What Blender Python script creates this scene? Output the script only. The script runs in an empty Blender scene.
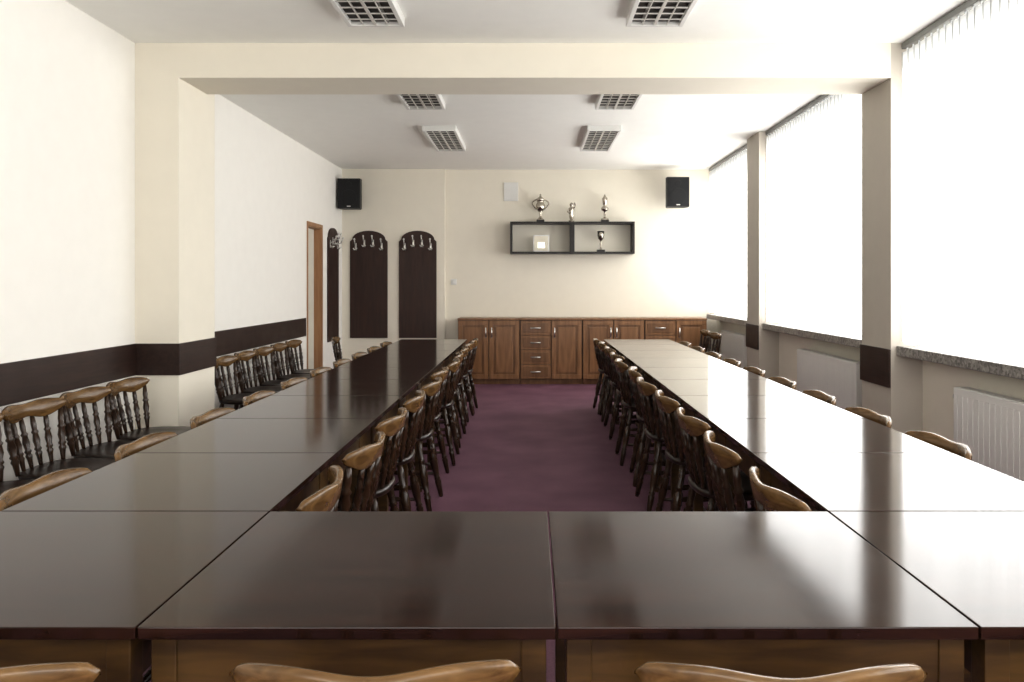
import bpy, bmesh, math, random
from mathutils import Vector, Matrix
random.seed(4)
scene = bpy.context.scene
try:
    scene.view_settings.view_transform = 'Standard'
    scene.view_settings.look = 'None'
    scene.view_settings.exposure = 0.75
    scene.view_settings.gamma = 0.86
except Exception as e:
    print(e)

# ------------------------------------------------------------------ materials
def new_mat(name):
    m = bpy.data.materials.new(name); m.use_nodes = True
    return m, m.node_tree, m.node_tree.nodes['Principled BSDF']

def plain(name, col, rough=0.6, metal=0.0, coat=0.0, noise=0.04, scale=8, bump=0.0, spec=0.5):
    m, nt, b = new_mat(name)
    b.inputs['Roughness'].default_value = rough
    b.inputs['Metallic'].default_value = metal
    b.inputs['Coat Weight'].default_value = coat
    b.inputs['Specular IOR Level'].default_value = spec
    tc = nt.nodes.new('ShaderNodeTexCoord')
    n = nt.nodes.new('ShaderNodeTexNoise'); n.inputs['Scale'].default_value = scale
    n.inputs['Detail'].default_value = 4
    nt.links.new(tc.outputs['Object'], n.inputs['Vector'])
    r = nt.nodes.new('ShaderNodeValToRGB')
    r.color_ramp.elements[0].position = 0.3; r.color_ramp.elements[1].position = 0.7
    r.color_ramp.elements[0].color = tuple(c*(1-noise) for c in col)+(1,)
    r.color_ramp.elements[1].color = tuple(min(1, c*(1+noise)) for c in col)+(1,)
    nt.links.new(n.outputs['Fac'], r.inputs['Fac'])
    nt.links.new(r.outputs['Color'], b.inputs['Base Color'])
    if bump:
        bp = nt.nodes.new('ShaderNodeBump'); bp.inputs['Strength'].default_value = bump
        bp.inputs['Distance'].default_value = 0.01
        n2 = nt.nodes.new('ShaderNodeTexNoise'); n2.inputs['Scale'].default_value = scale*14
        nt.links.new(tc.outputs['Object'], n2.inputs['Vector'])
        nt.links.new(n2.outputs['Fac'], bp.inputs['Height'])
        nt.links.new(bp.outputs['Normal'], b.inputs['Normal'])
    return m

def wood(name, c1, c2, rough=0.35, coat=0.0, stretch=(2, 25, 25), bump=0.05, rvar=0.1, spec=0.5):
    m, nt, b = new_mat(name)
    tc = nt.nodes.new('ShaderNodeTexCoord')
    mp = nt.nodes.new('ShaderNodeMapping'); mp.inputs['Scale'].default_value = stretch
    nt.links.new(tc.outputs['Object'], mp.inputs['Vector'])
    n = nt.nodes.new('ShaderNodeTexNoise'); n.inputs['Scale'].default_value = 1.6
    n.inputs['Detail'].default_value = 7; n.inputs['Distortion'].default_value = 0.6
    nt.links.new(mp.outputs['Vector'], n.inputs['Vector'])
    r = nt.nodes.new('ShaderNodeValToRGB')
    r.color_ramp.elements[0].position = 0.32; r.color_ramp.elements[1].position = 0.68
    r.color_ramp.elements[0].color = c1+(1,); r.color_ramp.elements[1].color = c2+(1,)
    nt.links.new(n.outputs['Fac'], r.inputs['Fac'])
    nt.links.new(r.outputs['Color'], b.inputs['Base Color'])
    b.inputs['Coat Weight'].default_value = coat
    b.inputs['Coat Roughness'].default_value = 0.15
    b.inputs['Specular IOR Level'].default_value = spec
    n2 = nt.nodes.new('ShaderNodeTexNoise'); n2.inputs['Scale'].default_value = 5
    nt.links.new(tc.outputs['Object'], n2.inputs['Vector'])
    mr = nt.nodes.new('ShaderNodeMapRange')
    mr.inputs['To Min'].default_value = max(0.02, rough-rvar); mr.inputs['To Max'].default_value = rough+rvar
    nt.links.new(n2.outputs['Fac'], mr.inputs['Value'])
    nt.links.new(mr.outputs['Result'], b.inputs['Roughness'])
    if bump:
        bp = nt.nodes.new('ShaderNodeBump'); bp.inputs['Strength'].default_value = bump
        bp.inputs['Distance'].default_value = 0.004
        nt.links.new(n.outputs['Fac'], bp.inputs['Height'])
        nt.links.new(bp.outputs['Normal'], b.inputs['Normal'])
    return m

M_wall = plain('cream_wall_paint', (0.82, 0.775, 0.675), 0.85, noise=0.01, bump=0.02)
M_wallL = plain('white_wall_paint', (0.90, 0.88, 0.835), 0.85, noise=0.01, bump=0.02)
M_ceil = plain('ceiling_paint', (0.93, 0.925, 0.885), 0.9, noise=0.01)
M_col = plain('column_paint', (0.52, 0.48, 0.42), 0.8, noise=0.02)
M_dado = wood('dado_wood', (0.022, 0.010, 0.007), (0.040, 0.019, 0.013), 0.45, stretch=(25, 2, 25))
M_top = wood('table_top_wood', (0.012, 0.0048, 0.0030), (0.030, 0.0118, 0.0072), 0.115, stretch=(1.5, 14, 14), bump=0.0, rvar=0.03, spec=0.34)
M_apron = wood('table_apron_wood', (0.032, 0.016, 0.004), (0.085, 0.045, 0.012), 0.35, stretch=(3, 20, 20))
M_chair = wood('chair_wood', (0.070, 0.035, 0.011), (0.175, 0.098, 0.036), 0.25, stretch=(3, 24, 24), bump=0.01)
M_leg = wood('chair_dark_wood', (0.022, 0.010, 0.0045), (0.045, 0.021, 0.009), 0.28, stretch=(15, 15, 3), bump=0.01)
M_seat = wood('chair_seat_wood', (0.011, 0.006, 0.004), (0.022, 0.011, 0.007), 0.3, stretch=(15, 2, 15), bump=0.01)
M_cab = wood('cabinet_wood', (0.18, 0.087, 0.036), (0.285, 0.147, 0.067), 0.32, stretch=(14, 14, 1.5))
M_cabd = wood('cabinet_panel_wood', (0.135, 0.064, 0.026), (0.22, 0.11, 0.049), 0.32, stretch=(14, 14, 1.5))
M_rack = wood('coat_rack_wood', (0.028, 0.0105, 0.0065), (0.047, 0.019, 0.012), 0.5, stretch=(20, 20, 2))
M_shelf = plain('shelf_black_brown', (0.012, 0.008, 0.007), 0.4)
M_metal = plain('brushed_metal', (0.72, 0.71, 0.68), 0.28, metal=1.0)
M_silver = plain('trophy_silver', (0.50, 0.46, 0.40), 0.2, metal=1.0)
M_black = plain('speaker_plastic', (0.007, 0.007, 0.008), 0.5)
M_grille = plain('speaker_grille', (0.010, 0.010, 0.011), 0.7, bump=0.6, scale=20)
M_white = plain('white_enamel', (0.76, 0.755, 0.73), 0.35, noise=0.01)
M_fixd = plain('louvre_aluminium', (0.68, 0.66, 0.62), 0.4, metal=0.2)
M_fixin = plain('fixture_interior', (0.018, 0.012, 0.009), 0.5)
M_tube = plain('fluorescent_tube', (0.22, 0.20, 0.18), 0.3)
M_door = plain('door_leaf_cream', (0.70, 0.68, 0.60), 0.5)
M_frame = wood('door_frame_wood', (0.33, 0.17, 0.08), (0.42, 0.235, 0.12), 0.4, stretch=(15, 15, 2))
M_paper = plain('certificate_paper', (0.78, 0.74, 0.62), 0.6)
M_pvc = plain('window_frame_pvc', (0.8, 0.82, 0.84), 0.4)
M_track = plain('blind_track_metal', (0.25, 0.25, 0.24), 0.4, metal=0.6)

def terrazzo():
    m, nt, b = new_mat('terrazzo_sill')
    tc = nt.nodes.new('ShaderNodeTexCoord')
    v = nt.nodes.new('ShaderNodeTexVoronoi'); v.inputs['Scale'].default_value = 70
    nt.links.new(tc.outputs['Object'], v.inputs['Vector'])
    r = nt.nodes.new('ShaderNodeValToRGB')
    r.color_ramp.elements[0].color = (0.09, 0.085, 0.08, 1); r.color_ramp.elements[1].color = (0.45, 0.43, 0.40, 1)
    nt.links.new(v.outputs['Color'], r.inputs['Fac'])
    nt.links.new(r.outputs['Color'], b.inputs['Base Color'])
    b.inputs['Roughness'].default_value = 0.35
    return m
M_sill = terrazzo()

def carpet():
    m, nt, b = new_mat('purple_carpet')
    tc = nt.nodes.new('ShaderNodeTexCoord')
    n = nt.nodes.new('ShaderNodeTexNoise'); n.inputs['Scale'].default_value = 120; n.inputs['Detail'].default_value = 3
    n2 = nt.nodes.new('ShaderNodeTexNoise'); n2.inputs['Scale'].default_value = 2.5; n2.inputs['Detail'].default_value = 5
    for q in (n, n2): nt.links.new(tc.outputs['Object'], q.inputs['Vector'])
    mx = nt.nodes.new('ShaderNodeMath'); mx.operation = 'MULTIPLY_ADD'; mx.inputs[1].default_value = 0.5
    nt.links.new(n.outputs['Fac'], mx.inputs[0])
    m2 = nt.nodes.new('ShaderNodeMath'); m2.operation = 'MULTIPLY'; m2.inputs[1].default_value = 0.5
    nt.links.new(n2.outputs['Fac'], m2.inputs[0]); nt.links.new(m2.outputs[0], mx.inputs[2])
    r = nt.nodes.new('ShaderNodeValToRGB')
    r.color_ramp.elements[0].position = 0.35; r.color_ramp.elements[1].position = 0.65
    r.color_ramp.elements[0].color = (0.118, 0.050, 0.077, 1); r.color_ramp.elements[1].color = (0.21, 0.102, 0.146, 1)
    nt.links.new(mx.outputs[0], r.inputs['Fac']); nt.links.new(r.outputs['Color'], b.inputs['Base Color'])
    b.inputs['Roughness'].default_value = 0.7
    b.inputs['Specular IOR Level'].default_value = 0.4
    bp = nt.nodes.new('ShaderNodeBump'); bp.inputs['Strength'].default_value = 0.3; bp.inputs['Distance'].default_value = 0.004
    nt.links.new(n.outputs['Fac'], bp.inputs['Height']); nt.links.new(bp.outputs['Normal'], b.inputs['Normal'])
    return m
M_carpet = carpet()

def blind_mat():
    """blind fabric with painted-in emission standing for daylight behind it: a single layer glows, overlapping edges and the part in front of the lintel glow less"""
    m = bpy.data.materials.new('emissive_blind_fabric'); m.use_nodes = True
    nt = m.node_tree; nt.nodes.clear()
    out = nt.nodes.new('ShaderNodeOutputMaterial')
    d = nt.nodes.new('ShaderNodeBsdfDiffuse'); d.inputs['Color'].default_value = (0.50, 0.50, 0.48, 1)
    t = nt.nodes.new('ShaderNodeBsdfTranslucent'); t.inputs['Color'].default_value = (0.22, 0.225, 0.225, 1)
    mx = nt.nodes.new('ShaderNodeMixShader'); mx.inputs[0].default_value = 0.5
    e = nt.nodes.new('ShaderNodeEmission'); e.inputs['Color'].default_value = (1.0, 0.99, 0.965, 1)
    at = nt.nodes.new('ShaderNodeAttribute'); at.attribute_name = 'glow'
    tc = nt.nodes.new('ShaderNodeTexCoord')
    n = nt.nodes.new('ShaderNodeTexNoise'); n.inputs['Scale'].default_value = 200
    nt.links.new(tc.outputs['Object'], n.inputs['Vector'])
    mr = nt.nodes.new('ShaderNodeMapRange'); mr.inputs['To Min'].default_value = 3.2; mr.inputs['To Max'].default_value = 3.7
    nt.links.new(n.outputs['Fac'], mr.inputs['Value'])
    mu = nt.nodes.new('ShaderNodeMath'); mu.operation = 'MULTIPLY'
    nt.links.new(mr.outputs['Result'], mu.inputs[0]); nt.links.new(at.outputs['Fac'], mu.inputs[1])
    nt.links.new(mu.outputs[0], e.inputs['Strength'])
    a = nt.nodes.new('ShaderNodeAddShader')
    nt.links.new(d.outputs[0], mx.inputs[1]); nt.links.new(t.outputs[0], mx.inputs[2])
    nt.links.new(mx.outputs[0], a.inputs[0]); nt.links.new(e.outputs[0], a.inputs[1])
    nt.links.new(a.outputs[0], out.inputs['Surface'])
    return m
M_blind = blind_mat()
def glass_mat():
    m = bpy.data.materials.new('window_glass'); m.use_nodes = True
    nt = m.node_tree; nt.nodes.clear()
    out = nt.nodes.new('ShaderNodeOutputMaterial')
    t = nt.nodes.new('ShaderNodeBsdfTransparent'); g = nt.nodes.new('ShaderNodeBsdfGlossy'); g.inputs['Roughness'].default_value = 0.02
    mx = nt.nodes.new('ShaderNodeMixShader'); mx.inputs[0].default_value = 0.06
    nt.links.new(t.outputs[0], mx.inputs[1]); nt.links.new(g.outputs[0], mx.inputs[2]); nt.links.new(mx.outputs[0], out.inputs['Surface'])
    return m
M_glass = glass_mat()

# ------------------------------------------------------------------ mesh helpers
class B:
    def __init__(self, *mats):
        self.bm = bmesh.new(); self.mats = list(mats)
    def mi(self, m):
        if m not in self.mats: self.mats.append(m)
        return self.mats.index(m)
    def box(self, x0, x1, y0, y1, z0, z1, m, bev=0.0):
        t = bmesh.new()
        bmesh.ops.create_cube(t, size=1.0)
        for v in t.verts:
            v.co = Vector(((x0+x1)/2+v.co.x*(x1-x0), (y0+y1)/2+v.co.y*(y1-y0), (z0+z1)/2+v.co.z*(z1-z0)))
        if bev: bmesh.ops.bevel(t, geom=list(t.edges), offset=bev, segments=2, affect='EDGES', profile=0.6)
        self.merge(t, m)
    def merge(self, t, m, smooth=False, M=None):
        k = self.mi(m); mp = {}
        for v in t.verts: mp[v] = self.bm.verts.new(M @ v.co if M else v.co)
        for f in t.faces:
            try:
                nf = self.bm.faces.new([mp[v] for v in f.verts]); nf.material_index = k; nf.smooth = smooth
            except ValueError: pass
        t.free()
    def turned(self, p0, p1, prof, m, seg=10):
        p0 = Vector(p0); p1 = Vector(p1); d = p1-p0; L = d.length
        q = d.normalized().to_track_quat('Z', 'Y').to_matrix()
        k = self.mi(m); rings = []
        for t, r in prof:
            c = p0+d*t
            rings.append([self.bm.verts.new(c+q@Vector((r*math.cos(2*math.pi*i/seg), r*math.sin(2*math.pi*i/seg), 0))) for i in range(seg)])
        for a, b in zip(rings, rings[1:]):
            for i in range(seg):
                f = self.bm.faces.new((a[i], a[(i+1)%seg], b[(i+1)%seg], b[i])); f.material_index = k; f.smooth = True
        f = self.bm.faces.new(list(reversed(rings[0]))); f.material_index = k
        f = self.bm.faces.new(rings[-1]); f.material_index = k
    def tube(self, pts, r, m, seg=8):
        for a, b in zip(pts, pts[1:]): self.turned(a, b, [(0, r), (1, r)], m, seg)
    def loft(self, rings, m, smooth=True, cap=True):
        k = self.mi(m); R = [[self.bm.verts.new(p) for p in r] for r in rings]; n = len(R[0])
        for a, b in zip(R, R[1:]):
            for i in range(n):
                f = self.bm.faces.new((a[i], a[(i+1)%n], b[(i+1)%n], b[i])); f.material_index = k; f.smooth = smooth
        if cap:
            f = self.bm.faces.new(list(reversed(R[0]))); f.material_index = k
            f = self.bm.faces.new(R[-1]); f.material_index = k
    def mesh(self, name, recalc=True):
        if recalc: bmesh.ops.recalc_face_normals(self.bm, faces=list(self.bm.faces))
        me = bpy.data.meshes.new(name); self.bm.to_mesh(me); self.bm.free()
        for m in self.mats: me.materials.append(m)
        return me
    def obj(self, name, loc=(0, 0, 0), rot=0.0, recalc=True):
        o = bpy.data.objects.new(name, self.mesh(name, recalc)); scene.collection.objects.link(o)
        o.location = loc; o.rotation_euler = (0, 0, rot); return o
def inst(name, me, loc, rot=0.0):
    o = bpy.data.objects.new(name, me); scene.collection.objects.link(o)
    o.location = loc; o.rotation_euler = (0, 0, rot); return o

# ------------------------------------------------------------------ room constants
EYE = 1.35; CEIL = 2.95
XL = -2.63; XW = 2.60; YF = -1.4; YB = 10.75
BY0, BY1 = 5.10, 5.55
PY1 = 5.68
COLX = 2.39

b = B(); b.box(XL-0.2, XW+0.3, YF-0.2, YB+0.2, -0.12, 0.0, M_carpet); b.obj('floor')
b = B(); b.box(XL-0.2, XW+0.3, YF-0.2, YB+0.2, CEIL, CEIL+0.15, M_ceil); b.obj('ceiling')
b = B(); b.box(XL-0.2, XW+0.3, YB, YB+0.2, 0, CEIL, M_wall); b.box(XL, -1.20, YB-0.06, YB, 0, CEIL, M_wall); b.obj('wall_back')
FX0, FX1 = -1.9, 1.9; FZ0 = 1.0  # opening for an added window behind the camera
b = B(); b.box(XL-0.2, FX0, YF-0.2, YF, 0, CEIL, M_wall); b.box(FX1, XW+0.3, YF-0.2, YF, 0, CEIL, M_wall)
b.box(FX0, FX1, YF-0.2, YF, 0, FZ0, M_wall); b.box(FX0, FX1, YF-0.2, YF, 2.75, CEIL, M_wall); b.obj('wall_front')
DY0, DY1, DZ = 9.02, 9.62, 2.06
b = B(); b.box(XL-0.2, XL, YF, DY0, 0, CEIL, M_wallL); b.box(XL-0.2, XL, DY1, YB, 0, CEIL, M_wallL)
b.box(XL-0.2, XL, DY0, DY1, DZ, CEIL, M_wallL); b.obj('wall_left')
b = B(); b.box(XL, -2.34, BY0, PY1, 0, CEIL, M_wall); b.obj('pilaster_left')
b = B(); b.box(-2.34, COLX, BY0, BY1, 2.72, CEIL, M_wall); b.obj('ceiling_beam')

cols = [(-1.4, -0.6), (2.30, 2.75), (BY0, BY1), (8.05, 8.50), (10.62, 10.75)]
b = B()
b.box(XW, XW+0.25, YF, YB, 0, 0.875, M_wall)
b.box(XW, XW+0.25, YF, YB, 2.80, CEIL, M_wall)
for a, c in cols: b.box(XW, XW+0.25, a, c, 0.875, 2.80, M_wall)
b.obj('wall_right')
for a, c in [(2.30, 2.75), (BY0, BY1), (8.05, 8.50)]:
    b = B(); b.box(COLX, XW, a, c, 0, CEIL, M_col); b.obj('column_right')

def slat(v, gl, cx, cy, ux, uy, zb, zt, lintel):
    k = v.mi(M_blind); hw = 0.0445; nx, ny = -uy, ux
    Q = [(-1, .07), (-.84, .12), (-.66, 1), (0, 1), (.66, 1), (.84, .12), (1, .07)]  # emission weights: overlap shade painted in as dimmer slat edges
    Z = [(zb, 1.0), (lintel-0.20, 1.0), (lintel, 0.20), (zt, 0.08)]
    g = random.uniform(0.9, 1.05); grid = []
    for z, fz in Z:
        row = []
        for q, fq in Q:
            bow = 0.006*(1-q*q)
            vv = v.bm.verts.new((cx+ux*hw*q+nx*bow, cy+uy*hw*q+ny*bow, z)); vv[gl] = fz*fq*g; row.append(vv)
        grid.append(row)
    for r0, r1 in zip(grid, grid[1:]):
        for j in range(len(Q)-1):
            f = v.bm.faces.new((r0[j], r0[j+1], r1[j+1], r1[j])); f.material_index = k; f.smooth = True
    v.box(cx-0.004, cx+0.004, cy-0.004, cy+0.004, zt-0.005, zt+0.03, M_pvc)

bays = [(-0.6, 2.30), (2.75, 5.10), (5.55, 8.05), (8.50, 10.62)]
for i, (a, c) in enumerate(bays):
    s = B(); s.box(2.425, XW+0.02, a+0.002, c-0.002, 0.876, 0.940, M_sill, 0.006); s.obj('window_sill')
    w = B(); x0, x1 = XW+0.10, XW+0.17
    w.box(x0, x1, a, c, 0.88, 0.95, M_pvc); w.box(x0, x1, a, c, 2.73, 2.80, M_pvc)
    n = 2
    for k in range(n+1):
        yy = a+(c-a)*k/n; yy = min(max(yy, a+0.035), c-0.035)
        w.box(x0, x1, yy-0.035, yy+0.035, 0.95, 2.73, M_pvc)
    w.box(x0+0.03, x0+0.036, a+0.07, c-0.07, 0.95, 2.73, M_glass)
    w.obj('window_%d' % (i+1))
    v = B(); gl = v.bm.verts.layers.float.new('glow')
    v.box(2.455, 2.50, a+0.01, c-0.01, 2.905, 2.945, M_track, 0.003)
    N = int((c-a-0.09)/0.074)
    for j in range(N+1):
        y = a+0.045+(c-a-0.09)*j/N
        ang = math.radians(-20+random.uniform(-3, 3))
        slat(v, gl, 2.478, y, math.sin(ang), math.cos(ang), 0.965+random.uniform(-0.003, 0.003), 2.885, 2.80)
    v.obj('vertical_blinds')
w = B(); y0, y1 = YF-0.15, YF-0.08  # added unseen window; its emissive blinds brighten near ceiling and beam
w.box(FX0, FX1, y0, y1, FZ0, FZ0+0.07, M_pvc); w.box(FX0, FX1, y0, y1, 2.68, 2.75, M_pvc)
for x in (FX0+0.035, -0.6, 0.6, FX1-0.035): w.box(x-0.035, x+0.035, y0, y1, FZ0+0.07, 2.68, M_pvc)
w.box(FX0+0.07, FX1-0.07, y0+0.03, y0+0.036, FZ0+0.07, 2.68, M_glass); w.obj('window_5')
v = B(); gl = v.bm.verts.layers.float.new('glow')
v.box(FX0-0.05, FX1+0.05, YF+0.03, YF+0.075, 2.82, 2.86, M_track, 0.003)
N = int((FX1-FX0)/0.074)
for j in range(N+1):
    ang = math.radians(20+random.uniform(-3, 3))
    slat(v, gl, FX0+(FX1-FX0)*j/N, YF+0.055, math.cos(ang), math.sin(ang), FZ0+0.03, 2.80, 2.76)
v.obj('vertical_blinds')  # glowing slats of the added window, used as fill light
s = B(); s.box(FX0, FX1, YF-0.08, YF+0.10, FZ0+0.001, FZ0+0.025, M_sill, 0.004); s.obj('window_sill')  # sill of the added window

# radiators
def radiator(y0, y1):
    r = B(); x0, x1 = 2.475, 2.565; z0, z1 = 0.20, 0.745
    r.box(x0, x0+0.018, y0, y1, z0, z1, M_white, 0.005)
    r.box(x1-0.018, x1, y0, y1, z0, z1, M_white, 0.005)
    r.box(x0+0.01, x1-0.01, y0+0.006, y1-0.006, z1-0.02, z1+0.004, M_white)
    for yy in (y0+0.002, y1-0.006): r.box(x0+0.01, x1-0.01, yy, yy+0.004, z0+0.02, z1-0.01, M_white)
    n = int((y1-y0)/0.05)
    for k in range(n):
        yy = y0+0.03+(y1-y0-0.06)*k/(n-1)
        r.box(x0-0.0015, x0+0.001, yy-0.016, yy+0.016, z0+0.04, z1-0.04, M_white, 0.0007)
    for yy in (y0+0.12, y1-0.12): r.box(x1-0.001, XW-0.001, yy-0.015, yy+0.015, z0+0.1, z1-0.1, M_white)
    r.tube([(x0+0.045, y1+0.02, z0+0.05), (x0+0.045, y1+0.02, 0.001)], 0.009, M_white)
    r.tube([(x0+0.045, y1, z0+0.06), (x0+0.045, y1+0.05, z0+0.06)], 0.013, M_metal)
    r.tube([(x0+0.045, y1, z1-0.06), (x0+0.045, y1+0.06, z1-0.06)], 0.018, M_white)
    r.obj('radiator')
radiator(2.95, 4.50); radiator(5.85, 7.15); radiator(8.95, 10.0)

def trim(name, *bx):
    b = B()
    for q in bx: b.box(*q, M_dado, 0.003)
    b.obj(name)
z0, z1 = 0.745, 0.955; t = 0.014
trim('trim_1', (XL, XL+t, YF, BY0, z0, z1))
trim('trim_2', (XL+t, -2.34+t, BY0-t, BY0, z0, z1), (-2.34, -2.34+t, BY0, PY1, z0, z1))
trim('trim_3', (XL, XL+t, PY1, DY0-0.08, z0, z1))
trim('trim_4', (COLX-t, COLX, BY0, BY1, 0.66, 0.915))
trim('trim_5', (COLX-t, COLX, 8.05, 8.50, 0.66, 0.915))
b = B(); b.box(XL, XL+0.012, YF, BY0, 0, 0.08, M_dado); b.box(XL, XL+0.012, PY1, DY0-0.08, 0, 0.08, M_dado); b.obj('baseboard_left')
b = B(); b.box(XL+0.02, -1.21, YB-0.072, YB-0.06, 0, 0.08, M_dado); b.obj('baseboard_back')

# door
b = B()
b.box(XL-0.12, XL-0.08, DY0+0.03, DY1-0.03, 0.005, DZ-0.03, M_door, 0.003)
b.box(XL-0.085, XL-0.074, DY0+0.12, DY1-0.12, 0.25, 0.95, M_door, 0.003)
b.box(XL-0.085, XL-0.074, DY0+0.12, DY1-0.12, 1.10, 1.90, M_door, 0.003)
b.tube([(XL-0.08, DY0+0.09, 1.03), (XL-0.03, DY0+0.09, 1.03), (XL-0.03, DY0+0.20, 1.03)], 0.009, M_metal)
for yy in (DY0+0.001, DY1-0.026): b.box(XL-0.2, XL+0.002, yy, yy+0.025, 0, DZ-0.001, M_frame)
b.box(XL-0.2, XL+0.002, DY0+0.03, DY1-0.03, DZ-0.026, DZ-0.001, M_frame)
b.box(XL+0.001, XL+0.012, DY0-0.02, DY0+0.012, 0, DZ+0.03, M_frame, 0.003)
b.box(XL+0.001, XL+0.012, DY1-0.012, DY1+0.045, 0, DZ+0.03, M_frame, 0.003)
b.box(XL+0.001, XL+0.012, DY0+0.012, DY1-0.012, DZ-0.012, DZ+0.03, M_frame, 0.003)
b.obj('door_1')

# ------------------------------------------------------------------ tables
TH = 0.75
gaps = [2.06+0.0]+[2.60+0.6*k for k in range(11)]
def table(w, d, leg_y=None, name='conference_table', loc=(0, 0)):
    b = B(); g = 0.002
    b.box(g, w-g, g, d-g, TH-0.022, TH, M_top, 0.002)
    a = 0.022
    b.box(a, w-a, a, a+0.02, TH-0.115, TH-0.022, M_apron, 0.002)
    b.box(a, w-a, d-a-0.02, d-a, TH-0.115, TH-0.022, M_apron, 0.002)
    b.box(a, a+0.02, a+0.02, d-a-0.02, TH-0.115, TH-0.022, M_apron, 0.002)
    b.box(w-a-0.02, w-a, a+0.02, d-a-0.02, TH-0.115, TH-0.022, M_apron, 0.002)
    if leg_y is None: leg_y = [a-0.004, d-a-0.041]
    for ly in leg_y:
        for lx in (a-0.004, w-a-0.041):
            b.box(lx, lx+0.045, ly, ly+0.045, 0, TH-0.0225, M_apron, 0.003)
    b.obj(name, (loc[0], loc[1], 0))
LX0, LX1 = -1.405, -0.690
RX0, RX1 = 0.785, 1.500
Y0, Y1 = 1.34, 2.03
table(LX1-LX0, Y1-Y0, loc=(LX0, Y0))
table(0.045-LX1, Y1-Y0, loc=(LX1, Y0))
table(RX0-0.045, Y1-Y0, loc=(0.045, Y0))
table(RX1-RX0, Y1-Y0, loc=(RX0, Y0))
for k in range(9):
    ya = Y1+0.70*k
    cand = [g-0.022-ya for g in gaps if ya+0.04 < g < ya+0.66]
    if k == 8: cand = cand+[0.64]
    table(LX1-LX0, 0.70, cand, loc=(LX0, ya))
    table(RX1-RX0, 0.70, cand, loc=(RX0, ya))

# ------------------------------------------------------------------ chair (front = +Y, origin at floor)
def build_chair():
    b = B(M_chair, M_leg, M_seat)
    def ring(s, z):
        r = []
        for i in range(28):
            a = 2*math.pi*i/28; c, sn = math.cos(a), math.sin(a)
            e = 0.62
            x = math.copysign(abs(c)**e, c)*0.2*s; y = math.copysign(abs(sn)**e, sn)*0.195*s
            x *= 1.0+0.06*(y/0.195)
            r.append((x, y+0.01, z))
        return r
    b.loft([ring(0.90, 0.412), ring(0.985, 0.420), ring(1.0, 0.432), ring(0.985, 0.446), ring(0.93, 0.450), ring(0.6, 0.444), ring(0.15, 0.441)], M_seat)
    legp = [(0, .013), (.05, .015), (.18, .018), (.24, .021), (.27, .014), (.29, .021), (.31, .014), (.42, .022), (.55, .025), (.66, .021), (.70, .014), (.72, .022), (.75, .015), (.88, .018), (1, .015)]
    feet = {}
    for sx in (-1, 1):
        for sy, yf, yt in ((-1, -0.21, -0.13), (1, 0.20, 0.145)):
            p0 = (sx*0.195, yf, 0.0); p1 = (sx*0.145, yt, 0.418)
            b.turned(p0, p1, legp, M_leg, 10); feet[(sx, sy)] = (Vector(p0), Vector(p1))
    strp = [(0, .008), (.2, .011), (.4, .016), (.5, .018), (.6, .016), (.8, .011), (1, .008)]
    mids = []
    for sx in (-1, 1):
        a = feet[(sx, -1)][0].lerp(feet[(sx, -1)][1], 0.36); c = feet[(sx, 1)][0].lerp(feet[(sx, 1)][1], 0.36)
        b.turned(a, c, strp, M_leg, 8); mids.append(a.lerp(c, 0.5))
    b.turned(mids[0], mids[1], strp, M_leg, 8)
    a = feet[(-1, 1)][0].lerp(feet[(-1, 1)][1], 0.55); c = feet[(1, 1)][0].lerp(feet[(1, 1)][1], 0.55)
    b.turned(a, c, strp, M_leg, 8)
    rings = []
    N = 32
    for i in range(N+1):
        u = -1+2*i/N; x = 0.226*u; y = -0.220+0.062*u*u
        endf = math.sqrt(max(0.0, 1-abs(u)**9))*0.9+0.10
        top = 0.757+0.008*math.sin(math.pi*abs(u))**2+0.005*u*u
        bot = 0.684+0.010*math.cos(2*math.pi*u)+0.018*u*u
        mid = (top+bot)/2; h = (top-bot)/2*endf; top = mid+h; bot = mid-h
        th = 0.0115*(0.6+0.4*endf)
        slope = 0.55*u; l = math.hypot(slope, 1)
        nx, ny = -slope/l, 1/l
        r = []
        for (s, z) in ((-1, bot+.005), (-.5, bot), (.5, bot), (1, bot+.005), (1.05, mid), (1, top-.006), (.5, top), (-.5, top), (-1, top-.006), (-1.05, mid)):
            tilt = -(z-0.70)*0.18
            r.append((x+nx*s*th, y+ny*s*th+tilt, z))
        rings.append(r)
    b.loft(rings, M_chair)
    sp = [(0, .008), (.10, .010), (.20, .012), (.26, .016), (.30, .011), (.34, .017), (.38, .012), (.50, .017), (.62, .012), (.66, .017), (.70, .011), (.80, .013), (1, .009)]
    post = [(t, r*1.18) for t, r in sp]
    for u in (-0.86, -0.52, -0.175, 0.175, 0.52, 0.86):
        p0 = (0.19*u, -0.165+0.035*u*u, 0.440); p1 = (0.226*u, -0.221+0.062*u*u, 0.700+0.010*u*u)
        b.turned(p0, p1, post if abs(u) > 0.8 else sp, M_leg, 8)
    return b.mesh('dining_chair')
CH = build_chair()
def chair(x, y, facing, j=0.05):
    rot = {'+y': 0, '-x': math.pi/2, '-y': math.pi, '+x': -math.pi/2}[facing]
    return inst('dining_chair', CH, (x, y, 0), rot+random.uniform(-j, j))
chair(-0.905, 1.385, '+y', 0.02); chair(-0.25, 1.385, '+y', 0.03); chair(0.395, 1.38, '+y', 0.02)
chair(1.14, 1.39, '+y', 0.02)
for k in range(11):
    y = 2.30+0.6*k
    if k == 10: y = 8.16
    jx = random.uniform(-0.015, 0.02)
    chair(-0.60-0.205+jx, y, '-x', 0.08); chair(0.70+0.205-jx, y, '+x', 0.08)
    if k < 10:
        chair(-1.262, y-0.02, '+x', 0.015)
        if k > 0: chair(1.357, y, '-x', 0.015)
for y in (2.90, 3.35, 3.79, 4.23, 4.67): chair(-2.28, y, '+x', 0.05)
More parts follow.
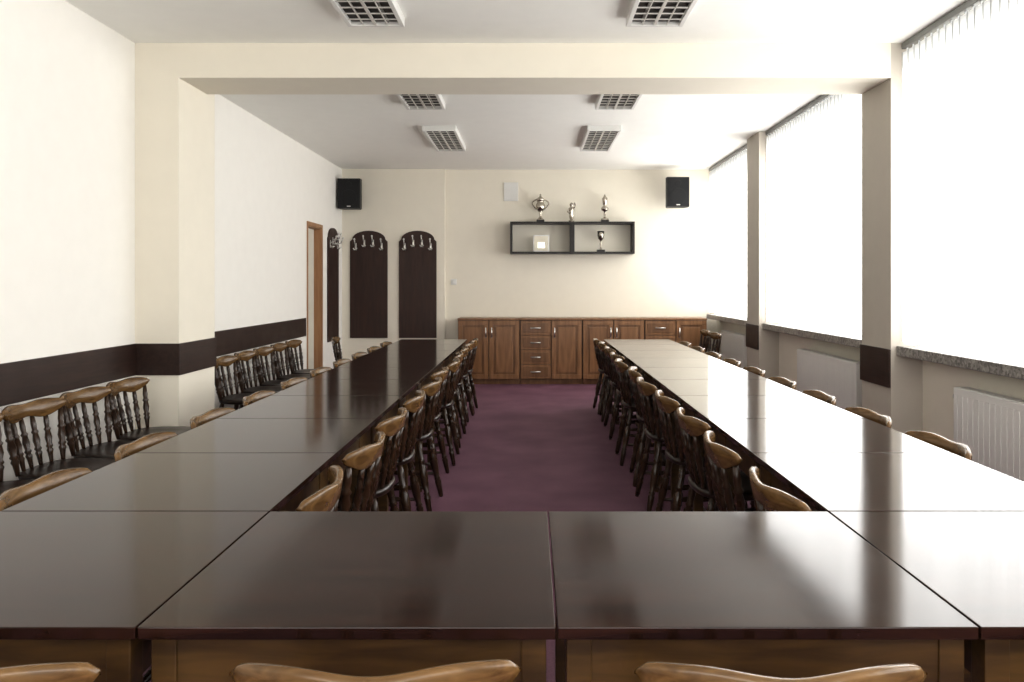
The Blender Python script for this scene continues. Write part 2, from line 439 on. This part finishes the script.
for y in (6.15, 6.60, 7.05, 7.50, 7.95): chair(-2.28, y, '+x', 0.05)
chair(2.02, 9.70, '-x', 0.1); chair(2.02, 9.15, '-x', 0.1)
chair(-1.95, 8.45, '+x', 0.2)

# ------------------------------------------------------------------ low cabinets
CF = 10.33
def door_panel(b, x0, x1, z0, z1, y, hx=None):
    b.box(x0, x1, y-0.018, y, z0, z1, M_cabd, 0.002)
    f = 0.06; t = 0.010
    b.box(x0, x1, y-0.018-t, y-0.018, z1-f, z1, M_cab, 0.003); b.box(x0, x1, y-0.018-t, y-0.018, z0, z0+f, M_cab, 0.003)
    b.box(x0, x0+f, y-0.018-t, y-0.018, z0+f, z1-f, M_cab, 0.003); b.box(x1-f, x1, y-0.018-t, y-0.018, z0+f, z1-f, M_cab, 0.003)
    b.box(x0+f+0.03, x1-f-0.03, y-0.018-0.008, y-0.018, z0+f+0.03, z1-f-0.03, M_cab, 0.004)
    if hx:
        b.tube([(hx, y-0.026, z1-0.10), (hx, y-0.05, z1-0.10), (hx, y-0.05, z1-0.22), (hx, y-0.026, z1-0.22)], 0.008, M_metal)
def drawer(b, x0, x1, z0, z1, y):
    b.box(x0, x1, y-0.018, y, z0, z1, M_cab, 0.003)
    b.box(x0+0.03, x1-0.03, y-0.024, y-0.018, z0+0.03, z1-0.03, M_cabd, 0.003)
    zc = (z0+z1)/2; xc = (x0+x1)/2
    b.tube([(xc-0.06, y-0.024, zc), (xc-0.06, y-0.045, zc), (xc+0.06, y-0.045, zc), (xc+0.06, y-0.024, zc)], 0.008, M_metal)
def cabinet(x0, w, kind):
    b = B(); d = YB-CF-0.03; H = 0.89
    b.box(0.004, w-0.004, 0.03, d, 0.0, 0.07, M_cabd)
    b.box(0.002, w-0.002, 0.0, d, 0.07, H-0.025, M_rack)
    b.box(0, w, -0.03, d+0.005, H-0.025, H, M_cab, 0.004)
    z0, z1 = 0.075, H-0.032; g = 0.005
    if kind == 'doors':
        door_panel(b, 0.008, w/2-g, z0, z1, 0, w/2-0.04); door_panel(b, w/2+g, w-0.008, z0, z1, 0, w/2+0.04)
    else:
        h = (z1-z0)/4
        for k in range(4): drawer(b, 0.008, w/2-g, z0+h*k+0.003, z0+h*(k+1)-0.003, 0)
        door_panel(b, w/2+g, w-0.008, z0, z1, 0, w/2+0.045)
    b.obj('low_cabinet', (x0, CF, 0))
cw = (2.365+0.985)/4
for k in range(4): cabinet(-0.985+cw*k, cw, 'doors' if k % 2 == 0 else 'mix')

# ------------------------------------------------------------------ coat racks
def coat_rack(w, zb, zt):
    b = B()
    sh = 0.15
    prof = [(-w/2, zb), (w/2, zb), (w/2, zt-sh)]
    for i in range(0, 13):
        a = math.pi*i/12
        prof.append((math.cos(a)*(w/2-0.03), zt-sh+0.03+math.sin(a)*(sh-0.03)))
    prof.append((-w/2, zt-sh))
    b.loft([[(x, -0.022, z) for x, z in prof], [(x, -0.001, z) for x, z in prof]], M_rack, smooth=False)
    for i in range(4):
        hx = -w/2+0.08+(w-0.16)*i/3; zc = zt-0.22+0.05*math.sin(math.pi*i/3)
        b.box(hx-0.012, hx+0.012, -0.028, -0.022, zc-0.05, zc+0.05, M_metal, 0.002)
        b.tube([(hx, -0.028, zc+0.02), (hx, -0.07, zc+0.03), (hx, -0.10, zc+0.09)], 0.008, M_metal)
        b.turned((hx, -0.10, zc+0.085), (hx, -0.105, zc+0.112), [(0, .008), (.5, .015), (1, .006)], M_metal)
        for s in (-1, 1):
            b.tube([(hx, -0.028, zc-0.02), (hx+s*0.012, -0.05, zc-0.05), (hx+s*0.025, -0.07, zc-0.025)], 0.007, M_metal)
    return b.mesh('coat_rack_panel')
CR = coat_rack(0.52, 0.60, 2.09)
inst('coat_rack_panel', CR, (-2.255, YB-0.06, 0)); inst('coat_rack_panel', CR, (-1.575, YB-0.06, 0))
inst('coat_rack_panel', CR, (XL, 10.16, 0), math.pi/2)

# ------------------------------------------------------------------ wall shelf + trophies
sx0, sx1, sz0, sz1 = -0.285, 1.42, 1.765, 2.205; sd = 0.24; sy = YB
b = B(); tk = 0.028
b.box(sx0, sx1, sy-sd, sy, sz0, sz0+tk, M_shelf, 0.002); b.box(sx0, sx1, sy-sd, sy, sz1-tk, sz1, M_shelf, 0.002)
for x in (sx0, (sx0+sx1)/2-tk, (sx0+sx1)/2, sx1-tk): b.box(x, x+tk, sy-sd, sy, sz0+tk, sz1-tk, M_shelf, 0.001)
b.obj('wall_shelf')
def cup(name, x, y, z, s, kind='urn'):
    b = B()
    if kind == 'urn':
        P = [(0.05, 0), (0.05, 0.04), (0.04, 0.045), (0.018, 0.07), (0.012, 0.10), (0.024, 0.115), (0.014, 0.13), (0.05, 0.17), (0.066, 0.21), (0.062, 0.25), (0.045, 0.275), (0.05, 0.30), (0.066, 0.315), (0.05, 0.335), (0.02, 0.355), (0.012, 0.375), (0.016, 0.385), (0.002, 0.40)]
    elif kind == 'tall':
        P = [(0.055, 0), (0.055, 0.05), (0.03, 0.055), (0.014, 0.08), (0.018, 0.12), (0.012, 0.15), (0.05, 0.17), (0.055, 0.20), (0.02, 0.235), (0.028, 0.25), (0.035, 0.31), (0.04, 0.345), (0.022, 0.36), (0.010, 0.39), (0.002, 0.40)]
    else:
        P = [(0.04, 0), (0.04, 0.02), (0.014, 0.04), (0.009, 0.10), (0.018, 0.115), (0.009, 0.13), (0.010, 0.16), (0.04, 0.19), (0.05, 0.24), (0.052, 0.30), (0.047, 0.30), (0.044, 0.24), (0.01, 0.20)]
    b.turned((0, 0, 0), (0, 0, s), [(q[1], q[0]*s) for q in P], M_silver, 16)
    b.box(-0.055*s, 0.055*s, -0.055*s, 0.055*s, 0.0, 0.03*s, M_shelf, 0.002)
    if kind == 'urn':
        for sg in (-1, 1):
            pts = [(sg*s*(0.055+0.06*math.sin(math.pi*k/8)), 0, s*(0.18+0.14*k/8+0.015*math.sin(math.pi*k/8))) for k in range(9)]
            b.tube(pts, 0.009*s, M_silver, 6)
    b.obj(name, (x, y, z))
yy = YB-0.13
cup('trophy_cup', 0.13, yy, sz1+0.001, 0.98)
cup('trophy_cup', 1.02, yy, sz1+0.001, 0.96, 'tall')
cup('trophy_goblet', 0.965, yy, sz0+tk+0.001, 0.95, 'goblet')
b = B()
b.turned((0, 0, 0), (0, 0, 0.27), [(0, .04), (.08, .04), (.10, .022), (.3, .035), (.5, .028), (.62, .038), (.74, .03), (.78, .014), (.82, .024), (.92, .026), (1, .008)], M_silver, 14)
b.tube([(-0.03, 0, 0.19), (-0.055, -0.01, 0.14), (-0.03, -0.035, 0.12)], 0.009, M_silver); b.tube([(0.03, 0, 0.19), (0.055, -0.01, 0.23), (0.04, -0.01, 0.27)], 0.009, M_silver)
b.obj('figurine', (0.56, yy, sz1+0.001))
b = B(); b.box(-0.11, 0.11, -0.012, 0.0, 0, 0.23, M_white, 0.003); b.box(-0.095, 0.095, -0.016, -0.012, 0.015, 0.215, M_paper)
b.box(-0.05, 0.05, -0.0175, -0.016, 0.05, 0.13, M_silver); b.box(-0.02, 0.02, 0.0, 0.05, 0, 0.10, M_white)
b.obj('framed_certificate', (0.14, YB-0.16, sz0+tk+0.001))

# speakers
def speaker(x, y, z, bracket_to):
    b = B(); w, h, d = 0.30, 0.40, 0.22
    prof = lambda s, y: [(-w/2*s, y, -h/2), (w/2*s, y, -h/2), (w/2*s, y, h/2), (-w/2*s, y, h/2)]
    b.loft([prof(1, -d/2), prof(1, 0), prof(0.75, d/2)], M_black, smooth=False)
    b.box(-w/2+0.015, w/2-0.015, -d/2-0.008, -d/2, -h/2+0.015, h/2-0.015, M_grille, 0.004)
    b.turned((0, -d/2-0.007, -0.06), (0, -d/2-0.012, -0.06), [(0, .11), (1, .105)], M_grille, 24)
    b.turned((0, -d/2-0.007, 0.12), (0, -d/2-0.012, 0.12), [(0, .04), (1, .035)], M_grille, 20)
    b.box(-0.025, 0.025, -d/2-0.011, -d/2-0.007, -h/2+0.02, -h/2+0.032, M_metal)
    b.tube([(0, d/2-0.01, 0), (0, bracket_to-y-0.01, 0)], 0.015, M_black)
    b.box(-0.05, 0.05, bracket_to-y-0.012, bracket_to-y, -0.06, 0.06, M_black)
    b.obj('wall_speaker', (x, y, z))
speaker(-2.45, 10.44, 2.57, YB-0.06); speaker(1.98, 10.44, 2.59, YB)

# wall vent + switch
b = B(); b.box(-0.10, 0.10, -0.014, 0, -0.13, 0.13, M_white, 0.004)
for k in range(9): b.box(-0.08, 0.08, -0.020, -0.013, -0.105+0.025*k, -0.095+0.025*k, M_white)
b.obj('wall_vent', (-0.28, YB, 2.64))
b = B(); b.box(-0.04, 0.04, -0.012, 0, -0.04, 0.04, M_white, 0.004); b.box(-0.022, 0.022, -0.018, -0.011, -0.03, 0.03, M_white, 0.003)
b.obj('light_switch', (-1.08, YB, 1.38))

# ------------------------------------------------------------------ ceiling fixtures
def fixture():
    b = B(); w, l, h = 0.34, 1.20, 0.055; f = 0.026
    b.box(0, w, 0, l, -0.012, 0, M_white)
    b.box(0, f, 0, l, -h, -0.012, M_white, 0.003); b.box(w-f, w, 0, l, -h, -0.012, M_white, 0.003)
    b.box(f, w-f, 0, f, -h, -0.012, M_white, 0.003); b.box(f, w-f, l-f, l, -h, -0.012, M_white, 0.003)
    b.box(f, w-f, f, l-f, -0.030, -0.012, M_fixin)
    for q in (1/4, 2/4, 3/4):
        x = f+(w-2*f)*q; hw = 0.003 if q != 0.5 else 0.009
        b.box(x-hw, x+hw, f, l-f, -h+0.002, -h+0.010, M_fixd)
    n = 12
    for k in range(1, n):
        y = f+(l-2*f)*k/n
        b.box(f, w-f, y-0.006, y+0.006, -h+0.003, -h+0.008, M_fixd)
    for x in (f+0.065, w-f-0.065): b.turned((x, f+0.01, -0.034), (x, l-f-0.01, -0.034), [(0, .006), (1, .006)], M_tube, 10)
    return b.mesh('fluorescent_ceiling_light')
FX = fixture()
for x in (-1.10, 0.57):
    for y in (3.42, 5.62, 7.75): inst('fluorescent_ceiling_light', FX, (x, y, CEIL))

# ------------------------------------------------------------------ world + camera
w = bpy.data.worlds.new('overcast_daylight'); scene.world = w; w.use_nodes = True
bg = w.node_tree.nodes['Background']; bg.inputs['Color'].default_value = (0.97, 0.98, 1.0, 1); bg.inputs['Strength'].default_value = 3.0

cam = bpy.data.cameras.new('camera'); co = bpy.data.objects.new('camera', cam); scene.collection.objects.link(co)
cam.sensor_width = 36; cam.lens = 27.0; cam.shift_x = -19/1024; cam.shift_y = -57/1024; cam.clip_start = 0.05
co.location = (0, 0, EYE); co.rotation_euler = (math.radians(90), 0, 0)
scene.camera = co
